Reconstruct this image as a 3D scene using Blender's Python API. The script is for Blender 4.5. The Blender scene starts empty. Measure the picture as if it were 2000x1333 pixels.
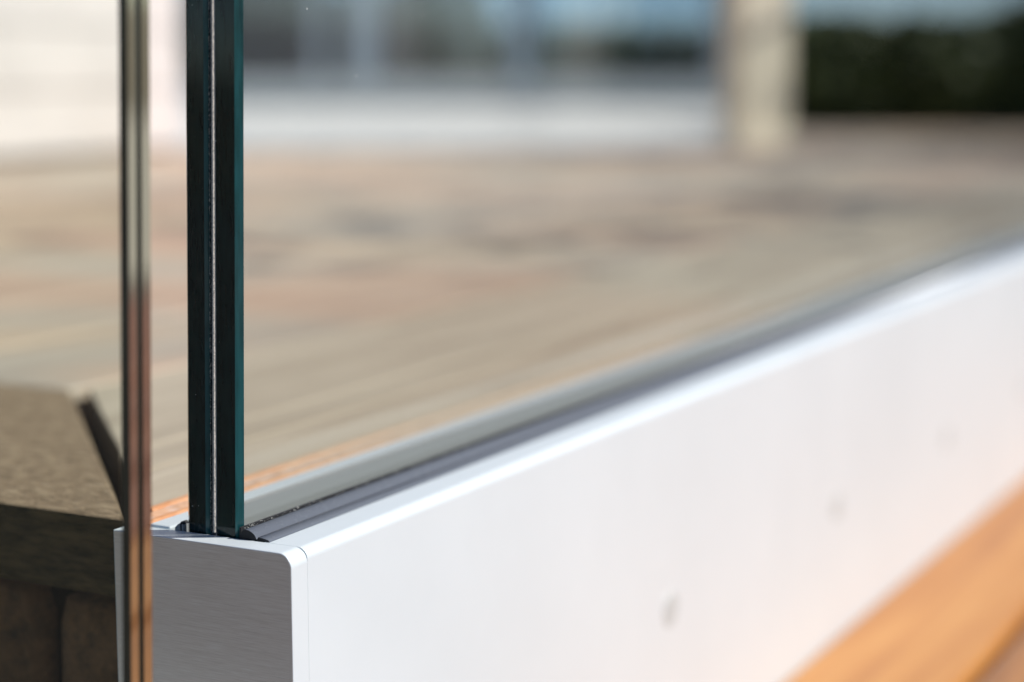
import bpy, bmesh, math, random
from mathutils import Vector, Matrix, noise
R = math.radians
random.seed(7)
S = bpy.context.scene
COL = S.collection

# ------------------------------------------------------------------ camera
CX, CY, CZ = 0.307423, -0.443032, 0.142000      # X = out of the terrace, Y = along the glass, Z = 0 at the shoe top
YAW = R(27.83)
PITCH = R(8.34)
cam_d = bpy.data.cameras.new('camera')
cam = bpy.data.objects.new('camera', cam_d); COL.objects.link(cam)
cam.location = (CX, CY, CZ)
cam.rotation_euler = (math.pi/2 - PITCH, 0, YAW)
cam_d.sensor_width = 36
cam_d.lens = 3655/2000*36
cam_d.clip_start = 0.01; cam_d.clip_end = 500
cam_d.dof.use_dof = True
cam_d.dof.focus_distance = 0.568
cam_d.dof.aperture_fstop = 4.5
S.camera = cam

# ------------------------------------------------------------------ daylight
SUN_AZ = math.atan2(0.88, 0.475)      # from +Y towards +X
SUN_EL = R(42)
w = bpy.data.worlds.new('World'); S.world = w; w.use_nodes = True
nt = w.node_tree; nt.nodes.clear()
sky = nt.nodes.new('ShaderNodeTexSky'); sky.sky_type = 'NISHITA'; sky.sun_disc = False
sky.sun_elevation = SUN_EL; sky.sun_rotation = SUN_AZ
sky.air_density = 0.8; sky.dust_density = 0.0; sky.ozone_density = 1.0
bgn = nt.nodes.new('ShaderNodeBackground'); bgn.inputs[1].default_value = 0.072
out = nt.nodes.new('ShaderNodeOutputWorld')
tn = nt.nodes.new('ShaderNodeMix'); tn.data_type = 'RGBA'; tn.blend_type = 'MULTIPLY'; tn.inputs[0].default_value = 1
tn.inputs[7].default_value = (0.95, 0.985, 1.05, 1)
sky.altitude = 2600
nt.links.new(sky.outputs[0], tn.inputs[6]); nt.links.new(tn.outputs[2], bgn.inputs[0]); nt.links.new(bgn.outputs[0], out.inputs[0])
sd = bpy.data.lights.new('sun', 'SUN'); sd.energy = 4.2; sd.angle = R(0.53); sd.color = (1, 0.97, 0.93)
sun = bpy.data.objects.new('sun', sd); COL.objects.link(sun)
sv = Vector((math.sin(SUN_AZ)*math.cos(SUN_EL), math.cos(SUN_AZ)*math.cos(SUN_EL), math.sin(SUN_EL)))
sun.rotation_euler = (-sv).to_track_quat('-Z', 'Y').to_euler()
S.view_settings.view_transform = 'Standard'; S.view_settings.look = 'None'
S.view_settings.gamma = 1; S.view_settings.exposure = 0.30
S.cycles.max_bounces = 10; S.cycles.transparent_max_bounces = 24
S.cycles.caustics_reflective = False; S.cycles.caustics_refractive = False
S.cycles.use_denoising = True

# ------------------------------------------------------------------ materials
def new_mat(name):
    m = bpy.data.materials.new(name); m.use_nodes = True
    n = m.node_tree; n.nodes.clear()
    o = n.nodes.new('ShaderNodeOutputMaterial')
    return m, n, o
def principled(name, col, rough=0.5, metal=0.0, spec=0.5):
    m, n, o = new_mat(name)
    b = n.nodes.new('ShaderNodeBsdfPrincipled')
    b.inputs['Base Color'].default_value = (*col, 1); b.inputs['Roughness'].default_value = rough
    b.inputs['Metallic'].default_value = metal; b.inputs['Specular IOR Level'].default_value = spec
    n.links.new(b.outputs[0], o.inputs[0])
    return m, n, b
def coords(n, scale, kind='Object'):
    t = n.nodes.new('ShaderNodeTexCoord'); mp = n.nodes.new('ShaderNodeMapping')
    mp.inputs['Scale'].default_value = scale
    n.links.new(t.outputs[kind], mp.inputs[0]); return mp
def world_coords(n, scale):
    t = n.nodes.new('ShaderNodeNewGeometry'); mp = n.nodes.new('ShaderNodeMapping')
    mp.inputs['Scale'].default_value = scale
    n.links.new(t.outputs['Position'], mp.inputs[0]); return mp
def noise_node(n, vec, scale=1.0, detail=4.0, rough=0.55):
    t = n.nodes.new('ShaderNodeTexNoise'); t.inputs['Scale'].default_value = scale
    t.inputs['Detail'].default_value = detail; t.inputs['Roughness'].default_value = rough
    n.links.new(vec.outputs[0], t.inputs['Vector']); return t
def ramp(n, fac, stops):
    r = n.nodes.new('ShaderNodeValToRGB'); e = r.color_ramp.elements
    while len(e) < len(stops): e.new(0.5)
    for k, (p, c) in enumerate(stops):
        e[k].position = p; e[k].color = (*c, 1)
    n.links.new(fac, r.inputs[0]); return r
def mixc(n, fac, a, b, mode='MIX'):
    x = n.nodes.new('ShaderNodeMix'); x.data_type = 'RGBA'; x.blend_type = mode
    for s, v in ((0, fac), (6, a), (7, b)):
        if isinstance(v, (int, float)): x.inputs[s].default_value = v
        elif isinstance(v, tuple): x.inputs[s].default_value = (*v, 1)
        else: n.links.new(v, x.inputs[s])
    return x.outputs[2]
def bump(n, b, h, strength, dist):
    bp = n.nodes.new('ShaderNodeBump'); bp.inputs['Strength'].default_value = strength
    bp.inputs['Distance'].default_value = dist
    n.links.new(h, bp.inputs['Height']); n.links.new(bp.outputs[0], b.inputs['Normal'])
def rough_from(n, b, fac, lo, hi):
    mr = n.nodes.new('ShaderNodeMapRange'); mr.inputs[3].default_value = lo; mr.inputs[4].default_value = hi
    n.links.new(fac, mr.inputs[0]); n.links.new(mr.outputs[0], b.inputs['Roughness'])

# satin anodised aluminium, side and top of the shoe
M_ALU, n, b = principled('satin_aluminium', (0.80, 0.815, 0.83), 0.42, 0.15)
g = noise_node(n, world_coords(n, (900, 12, 900)), 1, 3)
rough_from(n, b, g.outputs[0], 0.36, 0.5)
g2 = noise_node(n, world_coords(n, (260, 260, 260)), 1, 5, 0.7)
g3 = noise_node(n, world_coords(n, (9, 9, 9)), 1, 4, 0.6)
c1 = ramp(n, g3.outputs[0], [(0.3, (0.685, 0.745, 0.77)), (0.7, (0.73, 0.79, 0.815))])
n.links.new(c1.outputs[0], b.inputs['Base Color'])
bump(n, b, g2.outputs[0], 0.12, 0.0002)

# brushed cap: scratches run across the width of the shoe
M_CAP, n, b = principled('brushed_aluminium', (0.62, 0.63, 0.64), 0.4, 0.5)
va = noise_node(n, world_coords(n, (45, 45, 2600)), 1, 5, 0.65)
vb = noise_node(n, world_coords(n, (160, 160, 7000)), 1, 3, 0.6)
vm = mixc(n, 0.5, va.outputs[1], vb.outputs[1])
sep = n.nodes.new('ShaderNodeSeparateColor'); n.links.new(vm, sep.inputs[0])
c1 = ramp(n, sep.outputs[0], [(0.34, (0.70, 0.59, 0.52)), (0.5, (0.86, 0.74, 0.66)), (0.66, (0.97, 0.88, 0.82))])
n.links.new(c1.outputs[0], b.inputs['Base Color'])
rough_from(n, b, sep.outputs[0], 0.26, 0.44)
b.inputs['Anisotropic'].default_value = 0.6
bump(n, b, sep.outputs[0], 0.22, 0.0002)

def rubber(name, col, rough):
    m, n, b = principled(name, col, rough)
    g = noise_node(n, world_coords(n, (700, 300, 700)), 1, 4, 0.6)
    rough_from(n, b, g.outputs[0], rough-0.06, rough+0.1)
    bump(n, b, g.outputs[0], 0.12, 0.0002)
    return m
M_RUB = rubber('dark_rubber', (0.25, 0.27, 0.305), 0.24)
M_LIP = rubber('black_rubber', (0.010, 0.010, 0.012), 0.7)
M_GRUB = rubber('grey_rubber', (0.33, 0.335, 0.335), 0.30)

def glass_face(name, tint, refl_ior, dust=True, veil=0.0):
    m, n, o = new_mat(name)
    tr = n.nodes.new('ShaderNodeBsdfTransparent'); tr.inputs[0].default_value = (*tint, 1)
    gl = n.nodes.new('ShaderNodeBsdfGlossy'); gl.inputs['Roughness'].default_value = 0.0
    gl.inputs[0].default_value = (1, 1, 1, 1)
    ge = n.nodes.new('ShaderNodeNewGeometry')
    mi = n.nodes.new('ShaderNodeMix'); mi.data_type = 'FLOAT'
    mi.inputs[2].default_value = refl_ior; mi.inputs[3].default_value = 1/refl_ior
    n.links.new(ge.outputs['Backfacing'], mi.inputs[0])
    fr = n.nodes.new('ShaderNodeFresnel'); n.links.new(mi.outputs[0], fr.inputs[0])
    mx = n.nodes.new('ShaderNodeMixShader')
    n.links.new(fr.outputs[0], mx.inputs[0]); n.links.new(tr.outputs[0], mx.inputs[1]); n.links.new(gl.outputs[0], mx.inputs[2])
    last = mx
    if veil:
        df = n.nodes.new('ShaderNodeBsdfDiffuse'); df.inputs[0].default_value = (0.55, 0.6, 0.62, 1)
        m2 = n.nodes.new('ShaderNodeMixShader'); m2.inputs[0].default_value = veil
        n.links.new(last.outputs[0], m2.inputs[1]); n.links.new(df.outputs[0], m2.inputs[2]); last = m2
    if dust:
        vo = n.nodes.new('ShaderNodeTexVoronoi'); vo.inputs['Scale'].default_value = 1
        mp = world_coords(n, (150, 150, 150))
        wn = noise_node(n, world_coords(n, (1400, 1400, 1400)), 1, 2)
        ad = n.nodes.new('ShaderNodeVectorMath'); ad.operation = 'MULTIPLY_ADD'
        ad.inputs[1].default_value = (0.12, 0.12, 0.12)
        n.links.new(wn.outputs[1], ad.inputs[0]); n.links.new(mp.outputs[0], ad.inputs[2])
        n.links.new(ad.outputs[0], vo.inputs['Vector'])
        sc = n.nodes.new('ShaderNodeSeparateColor'); n.links.new(vo.outputs['Color'], sc.inputs[0])
        # speck radius differs from cell to cell, most cells have none
        pw = n.nodes.new('ShaderNodeMath'); pw.operation = 'POWER'; pw.inputs[1].default_value = 5
        n.links.new(sc.outputs[0], pw.inputs[0])
        mu = n.nodes.new('ShaderNodeMath'); mu.operation = 'MULTIPLY'; mu.inputs[1].default_value = 0.10
        n.links.new(pw.outputs[0], mu.inputs[0])
        lt = n.nodes.new('ShaderNodeMath'); lt.operation = 'LESS_THAN'
        n.links.new(vo.outputs['Distance'], lt.inputs[0]); n.links.new(mu.outputs[0], lt.inputs[1])
        ml = n.nodes.new('ShaderNodeMath'); ml.operation = 'MULTIPLY'; ml.inputs[1].default_value = 0.6
        n.links.new(lt.outputs[0], ml.inputs[0])
        dd = n.nodes.new('ShaderNodeBsdfDiffuse'); dd.inputs[0].default_value = (0.75, 0.75, 0.72, 1)
        m3 = n.nodes.new('ShaderNodeMixShader')
        n.links.new(ml.outputs[0], m3.inputs[0]); n.links.new(last.outputs[0], m3.inputs[1]); n.links.new(dd.outputs[0], m3.inputs[2])
        last = m3
    n.links.new(last.outputs[0], o.inputs[0])
    return m
M_GLASS = glass_face('clear_glass_face', (0.975, 0.985, 0.98), 1.45)
M_GLASS2 = glass_face('return_glass_face', (0.975, 0.985, 0.975), 1.32, dust=False)
M_INNER, n, o = new_mat('bonded_glass_face'); tr = n.nodes.new('ShaderNodeBsdfTransparent'); tr.inputs[0].default_value = (0.99, 0.995, 0.99, 1); n.links.new(tr.outputs[0], o.inputs[0])
M_FARGLASS = glass_face('far_glass_face', (0.80, 0.88, 0.95), 1.8, dust=False, veil=0.04)

def glass_edge(name, col, rough, spec, specks=True, coat=0.0):
    m, n, b = principled(name, col, rough, 0, spec)
    b.inputs['Coat Weight'].default_value = coat
    g = noise_node(n, world_coords(n, (500, 500, 60)), 1, 4, 0.6)
    g1 = noise_node(n, world_coords(n, (60, 60, 9)), 1, 3, 0.6)
    f = mixc(n, 0.5, g.outputs[1], g1.outputs[1])
    sep = n.nodes.new('ShaderNodeSeparateColor'); n.links.new(f, sep.inputs[0])
    a = tuple(c*0.6 for c in col); z = tuple(c*1.5 for c in col)
    c1 = ramp(n, sep.outputs[0], [(0.38, a), (0.62, z)])
    colour = c1.outputs[0]
    if specks:
        vo = n.nodes.new('ShaderNodeTexVoronoi'); vo.inputs['Scale'].default_value = 1
        n.links.new(world_coords(n, (420, 420, 420)).outputs[0], vo.inputs['Vector'])
        sc = n.nodes.new('ShaderNodeSeparateColor'); n.links.new(vo.outputs['Color'], sc.inputs[0])
        pw = n.nodes.new('ShaderNodeMath'); pw.operation = 'POWER'; pw.inputs[1].default_value = 7
        n.links.new(sc.outputs[0], pw.inputs[0])
        mu = n.nodes.new('ShaderNodeMath'); mu.operation = 'MULTIPLY'; mu.inputs[1].default_value = 0.11
        n.links.new(pw.outputs[0], mu.inputs[0])
        lt = n.nodes.new('ShaderNodeMath'); lt.operation = 'LESS_THAN'
        n.links.new(vo.outputs['Distance'], lt.inputs[0]); n.links.new(mu.outputs[0], lt.inputs[1])
        ml = n.nodes.new('ShaderNodeMath'); ml.operation = 'MULTIPLY'; ml.inputs[1].default_value = 0.5
        n.links.new(lt.outputs[0], ml.inputs[0])
        colour = mixc(n, ml.outputs[0], colour, (0.45, 0.5, 0.48))
    n.links.new(colour, b.inputs['Base Color'])
    return m
M_EDGE = glass_edge('polished_glass_edge', (0.004, 0.015, 0.0135), 0.05, 0.35)
M_CHAM = glass_edge('teal_glass_arris', (0.014, 0.088, 0.092), 0.12, 0.4)
M_FILM = glass_edge('laminate_film', (0.055, 0.065, 0.085), 0.5, 0.3, False)
M_BEAD, n, b = principled('film_bead', (0.5, 0.46, 0.42), 0.5)
g = noise_node(n, world_coords(n, (1500, 1500, 1500)), 1, 3, 0.7)
c1 = ramp(n, g.outputs[0], [(0.36, (0.30, 0.28, 0.25)), (0.6, (0.66, 0.60, 0.53))])
n.links.new(c1.outputs[0], b.inputs['Base Color'])
M_BEADS, n, b = principled('speckled_film_bead', (0.2, 0.2, 0.2), 0.5)
g = noise_node(n, world_coords(n, (1500, 1500, 1100)), 1, 3, 0.8)
c1 = ramp(n, g.outputs[0], [(0.48, (0.02, 0.045, 0.045)), (0.66, (0.55, 0.55, 0.48))])
n.links.new(c1.outputs[0], b.inputs['Base Color'])

# polished end of the second pane: clear glass that mirrors strongly at this slant
def mirror_edge(name, tint, rough):
    m, n, b = principled(name, tint, rough, 1.0)
    g = noise_node(n, world_coords(n, (160, 160, 14)), 1, 3, 0.5)
    bump(n, b, g.outputs[0], 0.04, 0.0002)
    return m
M_REND = mirror_edge('bright_polished_edge', (0.52, 0.48, 0.38), 0.05)
M_RDARK = glass_edge('dark_arris', (0.020, 0.020, 0.014), 0.15, 0.4, False)
M_RFILM = mirror_edge('return_film', (0.15, 0.155, 0.125), 0.3)

def timber(name, a, b_, c, scale, rough=0.75, along='Y', bumpd=0.0012, patch=None, vary=0.35, spec=0.3):
    m, n, b = principled(name, a, rough, 0, spec)
    st = {'Y': (1, 0.06, 1), 'X': (0.06, 1, 1), 'W': (0.35, 0.8, 1)}[along]
    mp = world_coords(n, tuple(s*scale for s in st))
    oi = n.nodes.new('ShaderNodeObjectInfo')
    off = n.nodes.new('ShaderNodeVectorMath'); off.operation = 'ADD'
    cx = n.nodes.new('ShaderNodeCombineXYZ')
    mm = n.nodes.new('ShaderNodeMath'); mm.operation = 'MULTIPLY'; mm.inputs[1].default_value = 57
    n.links.new(oi.outputs['Random'], mm.inputs[0]); n.links.new(mm.outputs[0], cx.inputs[2])
    n.links.new(mp.outputs[0], off.inputs[0]); n.links.new(cx.outputs[0], off.inputs[1])
    g = noise_node(n, off, 1, 7, 0.65); g.inputs['Distortion'].default_value = 0.6
    cr = ramp(n, g.outputs[0], [(0.3, b_), (0.5, a), (0.72, c)])
    colour = cr.outputs[0]
    if patch:
        gp = noise_node(n, world_coords(n, patch[0]), 1, 1, 0.4)
        pr_ = ramp(n, gp.outputs[0], patch[1]); pr_.color_ramp.interpolation = 'EASE'
        colour = mixc(n, 1.0, colour, pr_.outputs[0], 'MULTIPLY')
    hsv = n.nodes.new('ShaderNodeHueSaturation')
    mr = n.nodes.new('ShaderNodeMapRange'); mr.inputs[3].default_value = 1-vary; mr.inputs[4].default_value = 1+vary*0.6
    n.links.new(oi.outputs['Random'], mr.inputs[0]); n.links.new(mr.outputs[0], hsv.inputs['Value'])
    n.links.new(colour, hsv.inputs['Color'])
    n.links.new(hsv.outputs[0], b.inputs['Base Color'])
    bump(n, b, g.outputs[0], 0.7, bumpd)
    return m
PATCH = ((1.7, 3.2, 1), [(0.32, (0.95, 0.79, 0.71)), (0.43, (1.03, 0.94, 0.87)), (0.50, (0.88, 0.92, 0.92)), (0.58, (1.03, 0.96, 0.85)), (0.68, (0.98, 0.82, 0.75))])
M_DECK = timber('weathered_decking', (0.53, 0.43, 0.345), (0.40, 0.31, 0.245), (0.63, 0.525, 0.43), 60, patch=PATCH, vary=0.08)
M_BORD = timber('weathered_border_y', (0.52, 0.435, 0.33), (0.33, 0.26, 0.19), (0.62, 0.53, 0.41), 70, vary=0.14)
M_BORDX = timber('weathered_border_x', (0.29, 0.20, 0.12), (0.12, 0.078, 0.042), (0.48, 0.36, 0.23), 420, along='W', bumpd=0.003, vary=0.05)
M_LOWER = timber('oiled_orange_decking', (0.60, 0.25, 0.055), (0.42, 0.15, 0.03), (0.74, 0.36, 0.10), 36, 0.42, vary=0.25, bumpd=0.0008, spec=0.5)
M_SIDESHADE, n, b = principled('shade_dark_board_side', (0.08, 0.052, 0.024), 0.9, 0, 0.1)  # dark colour paints the shade on the border board's front face
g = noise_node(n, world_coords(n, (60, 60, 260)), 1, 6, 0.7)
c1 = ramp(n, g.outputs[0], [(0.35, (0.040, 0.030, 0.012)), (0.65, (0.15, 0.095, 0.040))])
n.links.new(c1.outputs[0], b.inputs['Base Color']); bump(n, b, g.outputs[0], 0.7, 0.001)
M_GAPSHADE, n, b = principled('gap_shade_end_grain', (0.055, 0.045, 0.028), 0.95)  # mitre gap's shadow painted into the colour of the cut ends
M_LOWER2 = timber('brown_orange_decking', (0.40, 0.17, 0.05), (0.22, 0.085, 0.025), (0.55, 0.27, 0.09), 36, 0.42, vary=0.1, bumpd=0.0008, spec=0.5)
M_LOWER3 = timber('reddish_brown_decking', (0.26, 0.085, 0.045), (0.15, 0.05, 0.025), (0.36, 0.14, 0.07), 36, 0.5, vary=0.1, bumpd=0.0008)
M_SUB, n, b = principled('dark_substrate', (0.03, 0.026, 0.02), 0.9)

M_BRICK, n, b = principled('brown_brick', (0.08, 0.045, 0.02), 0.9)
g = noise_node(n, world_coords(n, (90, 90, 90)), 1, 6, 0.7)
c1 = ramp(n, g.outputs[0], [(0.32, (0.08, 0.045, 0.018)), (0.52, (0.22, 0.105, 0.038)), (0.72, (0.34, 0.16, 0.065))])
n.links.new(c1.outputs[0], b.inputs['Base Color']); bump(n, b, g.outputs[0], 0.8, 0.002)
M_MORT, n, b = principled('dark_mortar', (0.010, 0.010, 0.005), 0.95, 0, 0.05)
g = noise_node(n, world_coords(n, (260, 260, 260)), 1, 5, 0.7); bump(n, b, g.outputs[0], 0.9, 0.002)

M_TERR, n, b = principled('terracotta', (0.80, 0.30, 0.09), 0.8)
g = noise_node(n, world_coords(n, (130, 60, 130)), 1, 5, 0.7)
c1 = ramp(n, g.outputs[0], [(0.35, (0.66, 0.27, 0.11)), (0.6, (0.80, 0.44, 0.24))])
n.links.new(c1.outputs[0], b.inputs['Base Color']); bump(n, b, g.outputs[0], 0.6, 0.001)
M_PEB, n, b = principled('pink_mortar_bed', (0.80, 0.50, 0.38), 0.85)
vo = n.nodes.new('ShaderNodeTexVoronoi'); n.links.new(world_coords(n, (170, 170, 170)).outputs[0], vo.inputs['Vector']); vo.inputs['Scale'].default_value = 1
c1 = ramp(n, vo.outputs['Distance'], [(0.1, (0.90, 0.70, 0.62)), (0.6, (0.80, 0.45, 0.27))])
n.links.new(c1.outputs[0], b.inputs['Base Color']); bump(n, b, vo.outputs['Distance'], 0.6, 0.0015)

M_PAVE, n, b = principled('dark_paving', (0.12, 0.09, 0.07), 0.85)
g = noise_node(n, world_coords(n, (14, 14, 14)), 1, 7, 0.65)
c1 = ramp(n, g.outputs[0], [(0.35, (0.115, 0.105, 0.095)), (0.65, (0.20, 0.18, 0.165))])
n.links.new(c1.outputs[0], b.inputs['Base Color']); bump(n, b, g.outputs[0], 0.5, 0.004)
def fade_to(m, n, b, col, y0, y1):
    t = n.nodes.new('ShaderNodeNewGeometry'); sp = n.nodes.new('ShaderNodeSeparateXYZ'); n.links.new(t.outputs['Position'], sp.inputs[0])
    mr = n.nodes.new('ShaderNodeMapRange'); mr.inputs[1].default_value = y0; mr.inputs[2].default_value = y1
    n.links.new(sp.outputs[1], mr.inputs[0])
    src = b.inputs['Base Color'].links[0].from_socket
    n.links.new(mixc(n, mr.outputs[0], src, col), b.inputs['Base Color'])
fade_to(M_TERR, M_TERR.node_tree, [q for q in M_TERR.node_tree.nodes if q.type == 'BSDF_PRINCIPLED'][0], (0.60, 0.46, 0.34), 0.03, 0.21)
fade_to(M_PEB, M_PEB.node_tree, [q for q in M_PEB.node_tree.nodes if q.type == 'BSDF_PRINCIPLED'][0], (0.56, 0.46, 0.36), 0.02, 0.17)
def painted(name, col, rough=0.6, sc=8):
    m, n, b = principled(name, col, rough)
    g = noise_node(n, world_coords(n, (sc, sc, sc)), 1, 5, 0.6)
    c1 = ramp(n, g.outputs[0], [(0.3, tuple(c*0.9 for c in col)), (0.7, tuple(min(1, c*1.06) for c in col))])
    n.links.new(c1.outputs[0], b.inputs['Base Color']); bump(n, b, g.outputs[0], 0.15, 0.003)
    return m
M_WALL = painted('cream_paint', (0.70, 0.645, 0.61))
M_COL = painted('cream_column_paint', (0.90, 0.78, 0.61))
M_SLAB = painted('pale_paving_stone', (0.77, 0.755, 0.71), 0.7, 5)
M_FARALU = painted('far_pale_aluminium', (0.60, 0.62, 0.62), 0.5)
M_FARRAIL = painted('far_grey_rail', (0.60, 0.65, 0.66), 0.5)
M_FARPOST = painted('blue_grey_post_paint', (0.42, 0.50, 0.56), 0.5)
M_MAROON = painted('maroon_planter', (0.035, 0.012, 0.014), 0.6)
M_GROUND, n, b = principled('ground_paving', (0.20, 0.17, 0.13), 0.9)
g = noise_node(n, world_coords(n, (3, 3, 3)), 1, 8, 0.65)
c1 = ramp(n, g.outputs[0], [(0.35, (0.10, 0.10, 0.06)), (0.65, (0.24, 0.20, 0.15))])
n.links.new(c1.outputs[0], b.inputs['Base Color']); bump(n, b, g.outputs[0], 0.5, 0.02)
def leafmat(name, a, c):
    m, n, b = principled(name, a, 0.6)
    g = noise_node(n, world_coords(n, (9, 9, 9)), 1, 4, 0.6)
    c1 = ramp(n, g.outputs[0], [(0.35, a), (0.65, c)])
    n.links.new(c1.outputs[0], b.inputs['Base Color'])
    return m
M_LEAF_D = leafmat('dark_hedge_leaf', (0.038, 0.058, 0.015), (0.085, 0.11, 0.028))
M_LEAF_O = leafmat('olive_leaf', (0.050, 0.060, 0.022), (0.11, 0.11, 0.035))
M_LEAF_G = leafmat('grey_green_leaf', (0.022, 0.032, 0.020), (0.05, 0.062, 0.035))
M_STEM, n, b = principled('bark', (0.06, 0.045, 0.03), 0.9)

# ------------------------------------------------------------------ helpers
def tag(o, label=None, cat=None, group=None, kind=None):
    if label: o['label'] = label
    if cat: o['category'] = cat
    if group: o['group'] = group
    if kind: o['kind'] = kind
    return o
def thing(name, loc, label, cat, group=None):
    o = bpy.data.objects.new(name, None); COL.objects.link(o); o.location = loc
    o.empty_display_size = 0.05
    return tag(o, label, cat, group)
def wloc(o):
    v = Vector((0, 0, 0))
    while o is not None: v += o.location; o = o.parent
    return v
def obj(name, bm, mats, parent=None, smooth=False):
    """links a bmesh given in world metres as one mesh object, origin at the parent's origin"""
    me = bpy.data.meshes.new(name)
    off = wloc(parent) if parent else Vector((0, 0, 0))
    bmesh.ops.recalc_face_normals(bm, faces=bm.faces)
    bm.to_mesh(me); bm.free()
    if parent: me.transform(Matrix.Translation(-off))
    for m in (mats if isinstance(mats, (list, tuple)) else [mats]): me.materials.append(m)
    if smooth:
        for p in me.polygons: p.use_smooth = len(p.vertices) < 10
    o = bpy.data.objects.new(name, me); COL.objects.link(o)
    if parent: o.parent = parent
    return o
def centre_origin(o):
    """moves a mesh's origin to its own middle"""
    me = o.data; c = sum((v.co for v in me.vertices), Vector())/len(me.vertices)
    me.transform(Matrix.Translation(-c)); o.location = o.location + c
    return o
def box(bm, x0, x1, y0, y1, z0, z1, bev=0.0, seg=1):
    vs = [bm.verts.new(p) for p in ((x0,y0,z0),(x1,y0,z0),(x1,y1,z0),(x0,y1,z0),(x0,y0,z1),(x1,y0,z1),(x1,y1,z1),(x0,y1,z1))]
    fs = [bm.faces.new([vs[i] for i in q]) for q in ((3,2,1,0),(4,5,6,7),(0,1,5,4),(1,2,6,5),(2,3,7,6),(3,0,4,7))]
    if bev:
        es = {e for f in fs for e in f.edges}
        bmesh.ops.bevel(bm, geom=list(es), offset=bev, segments=seg, affect='EDGES', profile=0.5)
    return bm
def nbox(*a, **k): return box(bmesh.new(), *a, **k)
def extr(bm, pts, y0, y1):
    """extrudes a closed XZ outline along Y"""
    a = [bm.verts.new((x, y0, z)) for x, z in pts]; c = [bm.verts.new((x, y1, z)) for x, z in pts]
    n = len(pts)
    bm.faces.new(a); bm.faces.new(c[::-1])
    for i in range(n): bm.faces.new((a[i], c[i], c[(i+1) % n], a[(i+1) % n]))
    return bm
def arc(cx, cz, r, a0, a1, k):
    return [(cx + r*math.cos(R(a0+(a1-a0)*i/k)), cz + r*math.sin(R(a0+(a1-a0)*i/k))) for i in range(k+1)]
def prism(bm, pts, z0, z1):
    a = [bm.verts.new((x, y, z0)) for x, y in pts]; c = [bm.verts.new((x, y, z1)) for x, y in pts]
    n = len(pts); bm.faces.new(a[::-1]); bm.faces.new(c)
    for i in range(n): bm.faces.new((a[i], a[(i+1) % n], c[(i+1) % n], c[i]))
    return bm
def bevel_all(bm, off, seg=2):
    bmesh.ops.recalc_face_normals(bm, faces=bm.faces)
    es = [e for e in bm.edges if len(e.link_faces) == 2 and e.calc_face_angle(0) > R(25)]
    bmesh.ops.bevel(bm, geom=es, offset=off, segments=seg, affect='EDGES', profile=0.5)
    return bm
cyw, syw = math.cos(YAW), math.sin(YAW)
def V(u, v, z=0.0):
    """a point u metres right and v metres ahead in the frame the far side of the terrace is laid out on"""
    return Vector((CX + u*cyw - v*syw, CY + u*syw + v*cyw, z))
def turned(bm):
    for q in bm.verts: q.co = V(q.co.x, q.co.y, q.co.z)
    return bm

Z_LOW = -0.168          # lower orange deck
# ------------------------------------------------------------------ setting
bm = bmesh.new(); k = 250
vs = [bm.verts.new(p) for p in ((-k,-k,-0.30),(k,-k,-0.30),(k,k,-0.30),(-k,k,-0.30))]; bm.faces.new(vs)
tag(obj('ground', bm, M_GROUND), kind='structure')

deck = tag(obj('terrace_deck', prism(bmesh.new(), [(-0.0602, 0.12), (-0.0602, 7.0), (-4.5, 7.0), (-4.5, 0.12)], -0.29, -0.034), M_SUB), kind='structure')
# mitred border boards, 26 mm thick, top level with the shoe
BW = 0.178; Y0 = 0.0105; TH = 0.026
def grain_edge(bm): return bevel_all(bm, 0.0012, 2)
bm = prism(bmesh.new(), [(-0.0695, Y0), (-0.0695-BW, Y0+BW), (-2.3, Y0+BW), (-2.3, Y0)], -TH, 0.0)
bb = centre_origin(obj('border_board', grain_edge(bm), [M_BORDX, M_SIDESHADE], deck))
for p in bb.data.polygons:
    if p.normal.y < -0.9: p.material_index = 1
bb['label'] = 'brown rough border board with a front edge coloured dark for shade, left of the mitre gap'
gp = 0.0125
for k, (xa, xb) in enumerate(((-0.0752, -0.1125), (-0.1155, -0.1395), (-0.1425, -0.0695-BW))):
    ya = Y0+gp+(-0.0695-xa); yb = Y0+gp+(-0.0695-xb)
    bm = prism(bmesh.new(), [(xa, ya), (xb, yb), (xb, 6.8), (xa, 6.8)], -TH, -0.0004-0.0002*k)
    bb = centre_origin(obj('border_board', bevel_all(bm, 0.0007, 2), [M_BORD, M_GAPSHADE], deck))
    for p in bb.data.polygons:
        if p.normal.x < -0.5 and p.normal.y < -0.5: p.material_index = 1
x = -0.0695-BW-0.005; pitch = 0.118
XJ, YJ = -0.837, 2.54                       # where the pale paving begins, behind the column
while x > -3.6:
    xm = x-pitch/2
    if xm > XJ: spans = [(Y0+BW+0.004, 5.6)]
    else:
        ye = (3.17+(xm-CX)*math.sin(YAW))/math.cos(YAW)+CY
        ys_ = YJ+(XJ-xm)*2.63+0.1
        spans = [(Y0+BW+0.004, ye)] + ([(ys_, 6.2)] if ys_ < 6 else [])
    if xm < -1.70: spans = spans[1:]
    for ya, yb in spans:
        y = ya
        while y < yb-0.05:
            y1 = min(y+random.uniform(0.55, 1.4), yb)
            h = random.uniform(-0.0012, 0.0006)
            centre_origin(obj('deck_board', nbox(x-pitch+0.005, x, y, y1-0.003, -TH, h, bev=0.0015), M_DECK, deck))
            y = y1
    x -= pitch

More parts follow.
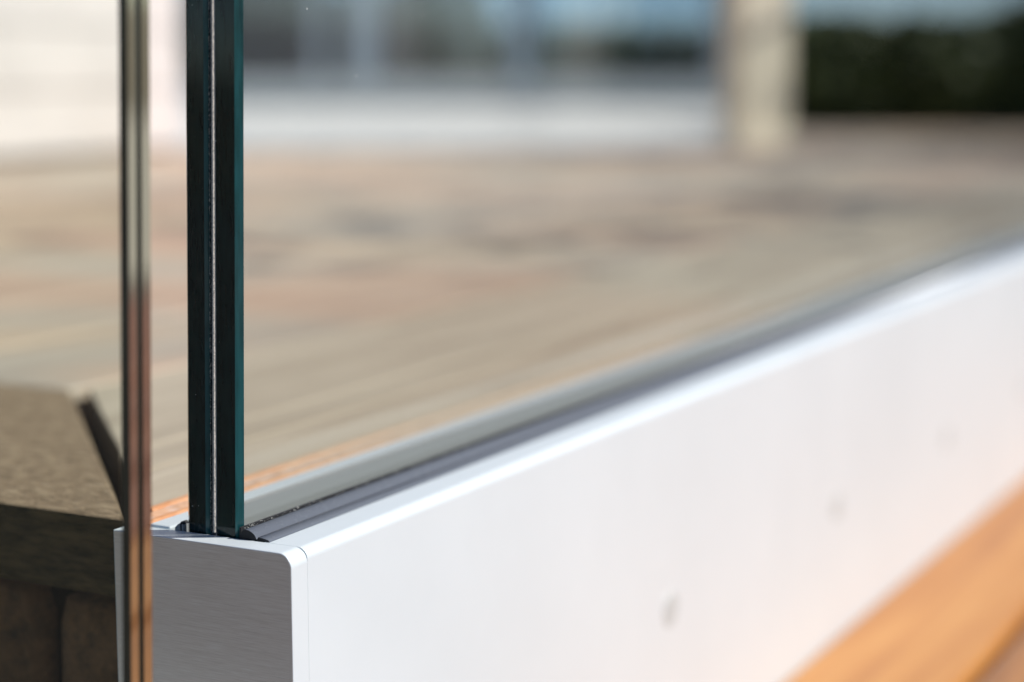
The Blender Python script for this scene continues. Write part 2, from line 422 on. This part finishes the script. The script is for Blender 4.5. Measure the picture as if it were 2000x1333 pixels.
low = tag(obj('lower_deck', nbox(0.002, 1.00, 0.10, 1.72, -0.29, Z_LOW-0.03), M_SUB), kind='structure')
x = 0.0006
while x < 0.95:
    wd = 0.081 if x < 0.05 else 0.095
    y = 0.10
    while y < 1.69:
        y1 = min(1.70, y+random.uniform(1.8, 3.4))
        if y1-y > 0.05: centre_origin(obj('deck_board', nbox(x, x+wd, y, y1-0.003, Z_LOW-0.028, Z_LOW+random.uniform(-0.0008, 0.0006), bev=0.003, seg=2), M_LOWER if x < 0.05 or 0.15 < x < 0.36 else (M_LOWER2 if x < 0.15 else M_LOWER3), low))
        y = y1
    x += wd+0.006
M_PAVE2 = painted('light_garden_paving', (0.50, 0.50, 0.46), 0.8, 6)
tag(obj('garden_paving', prism(bmesh.new(), [(1.06, -1.2), (9.0, -1.2), (9.0, 3.6), (1.06, 3.6)], -0.295, Z_LOW+0.002), M_PAVE2), kind='structure')
pv = tag(obj('lower_paving', prism(bmesh.new(), [(-3.2, -3.2), (3.2, -3.2), (3.2, 5.2), (0.002, 5.2), (0.002, 1.723), (1.003, 1.723), (1.003, 0.097), (0.002, 0.097), (0.002, -0.03), (-3.2, -0.03)], -0.295, Z_LOW-0.002), M_PAVE), kind='structure')

# ------------------------------------------------------------------ brick wall under the border board
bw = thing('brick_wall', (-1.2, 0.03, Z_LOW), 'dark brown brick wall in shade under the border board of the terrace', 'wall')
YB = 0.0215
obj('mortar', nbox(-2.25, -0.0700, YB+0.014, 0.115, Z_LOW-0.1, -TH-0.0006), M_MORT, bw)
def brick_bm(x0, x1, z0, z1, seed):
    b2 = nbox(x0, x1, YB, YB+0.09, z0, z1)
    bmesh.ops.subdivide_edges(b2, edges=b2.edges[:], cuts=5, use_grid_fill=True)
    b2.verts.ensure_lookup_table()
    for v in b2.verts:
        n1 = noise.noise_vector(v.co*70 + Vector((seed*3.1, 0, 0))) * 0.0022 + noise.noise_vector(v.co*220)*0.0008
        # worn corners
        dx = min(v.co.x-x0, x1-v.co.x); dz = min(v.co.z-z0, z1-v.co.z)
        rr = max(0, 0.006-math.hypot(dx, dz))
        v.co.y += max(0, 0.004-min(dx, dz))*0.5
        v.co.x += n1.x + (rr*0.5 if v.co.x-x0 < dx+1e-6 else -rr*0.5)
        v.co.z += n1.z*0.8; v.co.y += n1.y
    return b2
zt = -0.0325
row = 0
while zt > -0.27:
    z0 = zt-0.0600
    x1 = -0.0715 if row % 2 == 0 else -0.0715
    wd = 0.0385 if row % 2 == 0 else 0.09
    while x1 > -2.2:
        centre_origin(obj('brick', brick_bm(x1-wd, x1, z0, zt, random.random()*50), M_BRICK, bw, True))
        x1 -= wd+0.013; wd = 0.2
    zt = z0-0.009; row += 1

# ------------------------------------------------------------------ orange edging between shoe and boards
YE = 0.46; YF = 3.6
ed = thing('edging_strip', (-0.077, 0.02, 0), 'orange terracotta edging strip bedded between the aluminium shoe and the deck boards', 'edging')
def wavy(x0, x1, z1, y0, y1, amp, seed, step=0.006):
    b2 = bmesh.new(); n_ = int((min(y1, 1.2)-y0)/step); rows = []
    ys = [y0+step*i for i in range(n_+1)] + [y1]
    for y in ys:
        a = amp*noise.noise(Vector((seed, y*90, 0))); c = amp*noise.noise(Vector((seed+9, y*90, 0))); h = 0.4*amp*noise.noise(Vector((seed+4, y*140, 0)))
        rows.append([b2.verts.new(p) for p in ((x0+a, y, -0.02), (x0+a, y, z1+h-0.0008), (x0+a+0.0008, y, z1+h), (x1+c-0.0008, y, z1+h), (x1+c, y, z1+h-0.0008), (x1+c, y, -0.02))])
    for r0, r1 in zip(rows, rows[1:]):
        for j in range(5): b2.faces.new((r0[j], r0[j+1], r1[j+1], r1[j]))
    b2.faces.new(rows[0]); b2.faces.new(rows[-1][::-1])
    return b2
obj('rim', wavy(-0.0632, -0.0600, 0.0008, 0.0096, YE, 0.0005, 1), M_TERR, ed)
obj('mortar_bed', wavy(-0.0705, -0.0630, 0.0002, 0.0150, YE, 0.0003, 2), M_PEB, ed)
obj('rim', wavy(-0.0744, -0.0703, 0.0007, 0.0240, YE, 0.0006, 3), M_TERR, ed)
fb = obj('mortar_bed', wavy(-0.0744, -0.0600, 0.0003, YE+0.001, YF, 0.0005, 5), M_BORD, ed)
fb['label'] = 'dull beige far length of the edging'

# ------------------------------------------------------------------ the aluminium base shoe
LY = 3.4; H = 0.168; CAPT = 0.0085
sh = thing('base_shoe', (-0.033, 0.0, Z_LOW), 'long pale satin aluminium glazing shoe with brushed end cap, holding the thick glass pane', 'glazing channel')
r = 0.0034
prof = [(-0.0155, 0.0), (-0.0155, -0.030), (-0.012, -0.033), (-0.012, -H-0.006), (0.0, -H-0.006)] + arc(-r, -r, r, 0, 90, 8)
obj('outer_wall', extr(bmesh.new(), prof, CAPT+0.00008, LY), M_ALU, sh)
bm = nbox(-0.0595, -0.0512, CAPT+0.00008, LY, -H+0.004, 0.0006)
bevel_all(bm, 0.0006, 2)
obj('inner_wall', bm, M_ALU, sh)
obj('floor_plate', nbox(-0.0510, -0.0122, CAPT+0.00008, LY, -H+0.0045, -0.125), M_ALU, sh)
# cap, rounded only at its outer top corner
rc = 0.0044
prof = [(-0.0665, -0.0003), (-0.0665, -H-0.006), (0.0, -H-0.006)] + arc(-rc, -rc, rc, 0, 90, 12)
bm = extr(bmesh.new(), prof, 0.0, CAPT)
bmesh.ops.recalc_face_normals(bm, faces=bm.faces)
es = [e for e in bm.edges if all(abs(v.co.y) < 1e-6 for v in e.verts)]
bmesh.ops.bevel(bm, geom=es, offset=0.00030, segments=2, affect='EDGES', profile=0.5)
cap = obj('end_cap', bm, [M_CAP, M_ALU], sh)
for p in cap.data.polygons:
    if p.normal.y > -0.9: p.material_index = 1
cap['label'] = 'brushed aluminium end cap closing the near end of the shoe'
# outer gasket: a rounded bead with a black cut end
g0 = CAPT+0.0004
def gasket_prof(s=1.0):
    pts = [(-0.0242, -0.012), (-0.0158, -0.012), (-0.0158, -0.0006), (-0.0137, -0.0002), (-0.0142, 0.0006)]
    pts += [(-0.0165, 0.0010), (-0.0180, 0.0011), (-0.0184, 0.0004), (-0.0187, 0.0004), (-0.0190, 0.0012), (-0.0195, 0.0018), (-0.0204, 0.0024), (-0.0213, 0.0028), (-0.0226, 0.0030), (-0.0236, 0.0027), (-0.0241, 0.0020), (-0.0244, 0.0006)]
    return pts
bm = bmesh.new(); extr(bm, gasket_prof(), g0, LY)
gk = obj('outer_gasket', bm, [M_RUB, M_LIP], sh, True)
for p in gk.data.polygons:
    if abs(p.normal.y) > 0.9: p.material_index = 1; p.use_smooth = False
es = gk.data
obj('gasket_lip', nbox(-0.02495, -0.0243, g0, LY, -0.010, 0.0034), M_LIP, sh)
bm = bmesh.new(); extr(bm, [(-0.0463, -0.03), (-0.0463, 0.0016), (-0.0474, 0.0022), (-0.0484, 0.0016), (-0.0494, 0.0006), (-0.0498, -0.003), (-0.0498, -0.03)], g0, LY)
obj('inner_gasket', bm, M_GRUB, sh)
bm = nbox(-0.0478, -0.0464, g0-0.0002, g0+0.0035, -0.001, 0.0026); bevel_all(bm, 0.0006, 1)
obj('gasket_end', bm, M_LIP, sh)
# grit along the gasket line
bm = bmesh.new()
for i in range(150):
    y = g0 + 0.002 + (random.random()**1.3)*0.16
    s = random.uniform(0.00007, 0.00024)*(0.7+0.3*random.random())
    x = random.uniform(-0.0244, -0.0242); z = random.uniform(0.0025, 0.0034)
    m4 = Matrix.Translation((x, y, z)) @ Matrix.Rotation(random.random()*3, 4, Vector((random.random(), random.random(), random.random()+0.01)).normalized())
    bmesh.ops.create_icosphere(bm, subdivisions=1, radius=s, matrix=m4 @ Matrix.Diagonal((1, random.uniform(0.6, 2), random.uniform(0.5, 1.3), 1)))
M_GRIT, n_, b_ = principled('pale_grit', (0.6, 0.6, 0.55), 0.8)
o = obj('grit', bm, M_GRIT, sh); o['kind'] = 'stuff'
# bolt covers on the outer face
M_PLUG, n_, b_ = principled('bolt_plug', (0.56, 0.60, 0.60), 0.5, 0.2)
def disc(bm, c, rad, x0, x1, k=20):
    a = [bm.verts.new((x0, c[0]+rad*math.cos(2*math.pi*i/k), c[1]+rad*math.sin(2*math.pi*i/k))) for i in range(k)]
    d = [bm.verts.new((x1, c[0]+rad*0.9*math.cos(2*math.pi*i/k), c[1]+rad*0.9*math.sin(2*math.pi*i/k))) for i in range(k)]
    bm.faces.new(a); bm.faces.new(d[::-1])
    for i in range(k): bm.faces.new((a[i], d[i], d[(i+1) % k], a[(i+1) % k]))
    return bm
plug0 = None
for y, z in ((0.0580, -0.090), (0.2874, -0.0917), (0.5178, -0.0942), (0.745, -0.0955), (0.965, -0.096), (1.19, -0.096), (1.415, -0.096)):
    if plug0 is None:
        plug0 = obj('bolt_cover', disc(bmesh.new(), (y, z), 0.0084, -0.0005, 0.0003), M_PLUG, sh); centre_origin(plug0); P0 = (y, z)
    else:
        c = plug0.copy(); COL.objects.link(c); c.parent = sh
        c.location = plug0.location + Vector((0, y-P0[0], z-P0[1]))

# ------------------------------------------------------------------ laminated panes
def pane_pts(x0, x1, y0, ch):
    """outline of one ply in XY with 45 degree arrises on its near end; y0 = near end"""
    return None
LEAN = 0.0235
def ply(name, x0, x1, y0, y1, z0, z1, chl, chr_, parent, mats, inner=None):
    """ply standing in the YZ plane, near end at y0; faces: 0 big faces, 1 end, 2 arris"""
    bm = bmesh.new()
    P = [(x0, y1), (x0, y0+chl), (x0+chl, y0), (x1-chr_, y0), (x1, y0+chr_), (x1, y1)]
    lo = [bm.verts.new((x+LEAN*z0, y, z0)) for x, y in P]; hi = [bm.verts.new((x+LEAN*z1, y, z1)) for x, y in P]
    kinds = [0, 2, 1, 2, 0, 1]
    kinds[inner] = 3
    if inner == 0: kinds[1] = 3
    for i in range(6):
        f = bm.faces.new((lo[i], lo[(i+1) % 6], hi[(i+1) % 6], hi[i])); f.material_index = kinds[i]
    f = bm.faces.new(lo[::-1]); f.material_index = 1
    f = bm.faces.new(hi); f.material_index = 1
    return obj(name, bm, mats, parent)
PT = 1.05
g1 = thing('glass_pane', (-0.035, 1.2, -0.1), 'thick laminated clear glass pane with dark green polished end, standing in the aluminium shoe', 'glass pane')
ply('glass_ply', -0.0458, -0.0366, 0.0095, 3.3, -0.115, PT, 0.0014, 0.0015, g1, [M_GLASS, M_EDGE, M_CHAM, M_INNER], 4)
ply('glass_ply', -0.0348, -0.0250, 0.0095, 3.3, -0.115, PT, 0.0009, 0.0019, g1, [M_GLASS, M_EDGE, M_CHAM, M_INNER], 0)
def strip(name, xa, xb, y0, z0, z1, mat, parent, depth=0.004):
    bm = bmesh.new()
    lo = [bm.verts.new((x+LEAN*z0, y, z0)) for x, y in ((xa, y0), (xb, y0), (xb, y0+depth), (xa, y0+depth))]
    hi = [bm.verts.new((x+LEAN*z1, y, z1)) for x, y in ((xa, y0), (xb, y0), (xb, y0+depth), (xa, y0+depth))]
    for i in range(4): bm.faces.new((lo[i], lo[(i+1) % 4], hi[(i+1) % 4], hi[i]))
    bm.faces.new(lo[::-1]); bm.faces.new(hi)
    return obj(name, bm, mat, parent)
strip('laminate_film', -0.03655, -0.03485, 0.0104, -0.02, PT-0.001, M_FILM, g1)
def bead(name, xc, y0, w_, z0, z1, mat, parent, seed, step=0.0012, amp=0.25):
    bm = bmesh.new(); rows = []
    z = z0; zs = []
    while z < min(z1, 0.2): zs.append(z); z += step
    zs.append(z1)
    for z in zs:
        a = w_*(1+amp*noise.noise(Vector((seed, 0, z*900)))); x = xc+LEAN*z + w_*0.25*amp*noise.noise(Vector((seed+5, 0, z*500)))
        rows.append([bm.verts.new(p) for p in ((x-a/2, y0+0.0005, z), (x-a/3, y0, z), (x+a/3, y0, z), (x+a/2, y0+0.0005, z), (x, y0+0.001, z))])
    for r0, r1 in zip(rows, rows[1:]):
        for j in range(5): bm.faces.new((r0[j], r0[(j+1) % 5], r1[(j+1) % 5], r1[j]))
    return obj(name, bm, mat, parent)
bead('film_bead', -0.03640, 0.0098, 0.00036, 0.0005, PT, M_BEADS, g1, 1, amp=0.8)
bead('film_bead', -0.03498, 0.0094, 0.00085, 0.0005, PT, M_BEAD, g1, 2, amp=0.35)

# return pane: thinner, runs to the left in front of the cap in its own low shoe
g2 = thing('glass_pane', (-0.6, -0.05, -0.15), 'thinner glass pane in front of the brushed end cap, its narrow end reflecting orange decking', 'glass pane')
LEAN2 = 0.030
def ply2(name, y0, y1, x1, chf, chb, parent, mats, inner):
    bm = bmesh.new(); x0 = -2.0
    P = [(x0, y0), (x1-chf, y0), (x1, y0+chf), (x1, y1-chb), (x1-chb, y1), (x0, y1)]
    z0, z1 = -0.155, PT
    lo = [bm.verts.new((x+(LEAN2*z0 if x > -1 else 0), y, z0)) for x, y in P]; hi = [bm.verts.new((x+(LEAN2*z1 if x > -1 else 0), y, z1)) for x, y in P]
    kinds = [0, 2, 1, 2, 0, 1]; kinds[inner] = 3
    for i in range(6):
        f = bm.faces.new((lo[i], lo[(i+1) % 6], hi[(i+1) % 6], hi[i])); f.material_index = kinds[i]
    f = bm.faces.new(lo[::-1]); f.material_index = 1
    f = bm.faces.new(hi); f.material_index = 1
    return obj(name, bm, mats, parent)
XE = -0.0118
ply2('glass_ply', -0.0600, -0.0550, XE, 0.0016, 0.0003, g2, [M_GLASS2, M_REND, M_RDARK, M_INNER], 4)
ply2('glass_ply', -0.0541, -0.0492, XE, 0.0011, 0.0003, g2, [M_GLASS2, M_REND, M_RDARK, M_INNER], 0)
bm = nbox(-2.0, XE-0.0004, -0.05495, -0.05415, -0.15, PT-0.001)
for q in bm.verts:
    if q.co.x > -1: q.co.x += LEAN2*q.co.z
film2 = obj('laminate_film', bm, [M_INNER, M_RFILM], g2)
for p in film2.data.polygons:
    if p.normal.x > 0.7: p.material_index = 1
s2 = thing('base_shoe', (-0.6, -0.055, Z_LOW), 'low aluminium shoe on the orange decking holding the thinner return pane', 'glazing channel')
obj('front_wall', nbox(-2.0, -0.008, -0.082, -0.0605, Z_LOW+0.001, -0.085, bev=0.002, seg=2), M_ALU, s2)
obj('back_wall', nbox(-2.0, -0.008, -0.0487, -0.030, Z_LOW+0.001, -0.085, bev=0.002, seg=2), M_ALU, s2)

# ------------------------------------------------------------------ house wall, far left
hw = thing('house_wall', (-1.72, 0.9, 0), 'sunlit cream boarded house wall at the left end of the terrace', 'wall')
obj('wall_core', nbox(-2.0, -1.688, -0.4, 2.09, -0.03, 1.6), M_WALL, hw)
z = 0.012
while z < 1.5:
    bm = bmesh.new()
    extr(bm, [(-1.687, z), (-1.660, z), (-1.660, z+0.003), (-1.664, z+0.094), (-1.687, z+0.094)], -0.4, 2.10)
    centre_origin(obj('cladding_board', bm, M_WALL, hw)); z += 0.096

# ------------------------------------------------------------------ pale paving beyond the boards
pp = tag(obj('pale_paving', turned(prism(bmesh.new(), [(-1.6, 3.18), (0.37, 3.18), (0.84, 6.94), (-2.9, 6.94)], -0.29, -0.02)), M_SUB), kind='structure')
def slab_u(v): return 0.37+(v-3.18)*0.125
v = 3.18
while v < 6.9:
    v1 = min(v+0.47, 6.94); u = slab_u(v)
    while u > -0.36*v-0.6:
        ul = u-0.60
        bm = prism(bmesh.new(), [(ul+0.006, v+0.003), (u, v+0.003), (u + (slab_u(v1)-slab_u(v) if u == slab_u(v) else 0), v1-0.003), (ul+0.006, v1-0.003)], -0.02, 0.003+random.uniform(-0.001, 0.001))
        centre_origin(obj('paving_slab', turned(bm), M_SLAB, pp)); u = ul
    v = v1

# ------------------------------------------------------------------ far glass screen
FV = 6.96
fs = thing('far_glass_screen', V(-0.2, FV), 'distant glass screen with blue-grey posts on a low grey kerb beyond the pale paving', 'glass screen')
def fbox(name, u0, u1, v0, v1, z0, z1, mat, parent, bev=0.003):
    return centre_origin(obj(name, turned(nbox(u0, u1, v0, v1, z0, z1, bev=bev)), mat, parent))
fbox('kerb', -1.9, 0.80, FV, FV+0.10, -0.02, 0.104, M_FARRAIL, fs)
edges = [-1.26, -0.545, -0.30, 0.035, 0.40, 0.76]
for a, c in zip(edges, edges[1:]):
    fbox('glass_panel', a+0.03, c-0.03, FV+0.045, FV+0.055, 0.1045, 0.95, M_FARGLASS, fs, 0)
for uc, wd in ((-0.545, 0.11), (-0.72, 0.04), (0.035, 0.075), (0.755, 0.04), (-1.26, 0.06)):
    fbox('post', uc-wd/2, uc+wd/2, FV+0.02, FV+0.08, 0.1045, 0.97, M_FARPOST, fs)

# ------------------------------------------------------------------ cream column
cl = thing('column', V(0.415, 3.10), 'cream flat column standing where the boards meet the pale paving', 'column')
def cyl(bm, u, v, z0, z1, r0, r1, k=32):
    c = V(u, v)
    bmesh.ops.create_cone(bm, cap_ends=True, segments=k, radius1=r0, radius2=r1, depth=z1-z0, matrix=Matrix.Translation((c.x, c.y, (z0+z1)/2))); return bm
def rect(a, c, z0, z1, bev):
    b2 = nbox(-a/2, a/2, -c/2, c/2, z0, z1, bev=bev, seg=3)
    bmesh.ops.transform(b2, verts=b2.verts, matrix=Matrix.Translation(V(0.428, 3.30)) @ Matrix.Rotation(YAW + R(40), 4, 'Z')); return b2
obj('shaft', rect(0.134, 0.046, 0.03, 1.6, 0.006), M_COL, cl)
obj('plinth', rect(0.142, 0.054, 0.0, 0.03, 0.003), M_COL, cl)

# ------------------------------------------------------------------ plants
def foliage(bm, blobs, nleaf, size, seed, floor=0.01):
    rnd = random.Random(seed)
    for _ in range(nleaf):
        u, v, z, ru, rv, rz = rnd.choice(blobs)
        while True:
            d = Vector((rnd.uniform(-1, 1), rnd.uniform(-1, 1), rnd.uniform(-1, 1)))
            if 0.25 < d.length < 1: break
        d *= (0.75+0.3*rnd.random())
        p = Vector((u+d.x*ru, v+d.y*rv, max(floor, z+d.z*rz)))
        a = Vector((rnd.gauss(0, 1), rnd.gauss(0, 1), rnd.gauss(0, 0.6))).normalized()
        c = a.cross(Vector((rnd.gauss(0, 1), rnd.gauss(0, 1), rnd.gauss(0, 1)))).normalized()
        s = size*rnd.uniform(0.6, 1.3)
        q = [p-a*s, p-c*s*0.45, p+a*s, p+c*s*0.45]
        bm.faces.new([bm.verts.new(t) for t in q])
    return bm
def shrub(name, label, cat, blobs, nleaf, size, mat, seed, group=None, floor=0.01):
    u0 = sum(b[0] for b in blobs)/len(blobs); v0 = sum(b[1] for b in blobs)/len(blobs)
    t = thing(name, V(u0, v0), label, cat, group)
    obj('crown', turned(foliage(bmesh.new(), blobs, nleaf, size, seed, floor)), mat, t)
    for b_ in blobs[::max(1, len(blobs)//8)]:
        bm = bmesh.new()
        bmesh.ops.create_cone(bm, cap_ends=True, segments=6, radius1=0.02, radius2=0.008, depth=max(0.05, b_[2]), matrix=Matrix.Translation((b_[0], b_[1], max(0.05, b_[2])/2)))
        obj('trunk', turned(bm), M_STEM, t)
    return t
# dark clipped hedge on the right
bl = []
rnd = random.Random(3)
u = 0.72
while u < 2.3:
    top = 0.265 if u < 1.15 else 0.265+(u-1.15)*0.45
    top = min(top, 0.95)
    bl.append((u, 4.55+rnd.uniform(-0.05, 0.05), top*0.45, 0.14, 0.22, top*0.55*rnd.uniform(0.93, 1.05))); u += 0.085
shrub('hedge', 'long dark green clipped hedge right of the cream column', 'hedge', bl, 60000, 0.026, M_LEAF_D, 11)
bl = []
u = 2.1
while u < 5.4:
    bl.append((u, 5.0+rnd.uniform(-0.06, 0.06), 0.16, 0.16, 0.25, 0.46*rnd.uniform(0.93, 1.06))); u += 0.1
shrub('hedge', 'green hedge on the lower ground outside the glass, beyond the dark paving', 'hedge', bl, 34000, 0.03, M_LEAF_D, 17, floor=-0.16)
shrub('shrub', 'near-black shrub at the far right end of the dark hedge', 'shrub', [(1.45, 4.4, 0.17, 0.2, 0.2, 0.2), (1.66, 4.4, 0.22, 0.25, 0.25, 0.26)], 7000, 0.022, M_LEAF_D, 12)
shrub('shrub', 'tall grey-green shrub behind the far glass screen right of the widest post', 'shrub', [(-0.42, 8.6, 0.3, 0.14, 0.2, 0.36), (-0.22, 8.6, 0.26, 0.14, 0.2, 0.32)], 7000, 0.03, M_LEAF_G, 13)
shrub('shrub', 'olive shrub in the middle behind the far glass screen', 'shrub', [(0.26, 8.8, 0.16, 0.16, 0.2, 0.19), (0.45, 8.8, 0.15, 0.16, 0.2, 0.18)], 5500, 0.03, M_LEAF_O, 14)
shrub('shrub', 'low dull green shrub behind the far glass screen beside the cream column', 'shrub', [(0.70, 8.8, 0.14, 0.18, 0.2, 0.18), (0.95, 8.8, 0.14, 0.2, 0.2, 0.17)], 5500, 0.03, M_LEAF_G, 15)
pl = thing('planter', V(-1.0, 7.7), 'dark maroon planter box behind the left end of the far glass screen', 'planter')
obj('planter_box', turned(nbox(-1.22, -0.82, 7.6, 7.9, 0.0, 0.25, bev=0.006)), M_MAROON, pl)
obj('planter_rim', turned(nbox(-1.235, -0.805, 7.585, 7.915, 0.25, 0.27, bev=0.003)), M_MAROON, pl)
shrub('planter_shrub', 'dark leafy shrub growing in the maroon planter', 'shrub', [(-1.02, 7.75, 0.42, 0.22, 0.15, 0.2)], 4000, 0.03, M_LEAF_G, 16)
hz = [(-2.1+0.27*i, 10.4, 0.14 if i > 6 else 0.24, 0.24, 0.2, (0.26 if i > 6 else 0.42)) for i in range(16)]
shrub('hedge', 'long grey-green hedge far behind the distant glass screen', 'hedge', hz, 22000, 0.04, M_LEAF_G, 21)

# unseen tree added outside the frame to shade the far right of the deck
tx, ty = 1.98, 4.10
tr_ = thing('added_shade_tree', (tx, ty, -0.17), 'unseen small leafy tree added beyond the lower paving to shade the far right of the deck', 'tree')
rnd = random.Random(5)
bm = bmesh.new()
bmesh.ops.create_cone(bm, cap_ends=True, segments=10, radius1=0.07, radius2=0.035, depth=2.0, matrix=Matrix.Translation((tx, ty, 0.83)))
for k in range(7):
    a = k*0.9; d = Vector((math.cos(a), math.sin(a), 0.75)).normalized(); p = Vector((tx, ty, 1.2+0.09*k))
    bmesh.ops.create_cone(bm, cap_ends=True, segments=6, radius1=0.025, radius2=0.008, depth=0.9, matrix=Matrix.Translation(p+d*0.45) @ d.to_track_quat('Z', 'Y').to_matrix().to_4x4())
obj('trunk', bm, M_STEM, tr_)
bm = bmesh.new(); cs = [(Vector((tx+rnd.gauss(0, 0.42), ty+rnd.gauss(0, 0.62), 2.0+rnd.gauss(0, 0.25))), rnd.uniform(0.22, 0.42)) for _ in range(30)]
for _ in range(4200):
    c, r_ = rnd.choice(cs)
    p = c+Vector((rnd.gauss(0, 0.5), rnd.gauss(0, 0.5), rnd.gauss(0, 0.4)))*r_
    a = Vector((rnd.gauss(0, 1), rnd.gauss(0, 1), rnd.gauss(0, 0.6))).normalized(); c2 = a.cross(Vector((rnd.gauss(0, 1), rnd.gauss(0, 1), rnd.gauss(0, 1)))).normalized()
    z = rnd.uniform(0.02, 0.04); bm.faces.new([bm.verts.new(t) for t in (p-a*z, p-c2*z*0.5, p+a*z, p+c2*z*0.5)])
obj('crown', bm, M_LEAF_D, tr_)
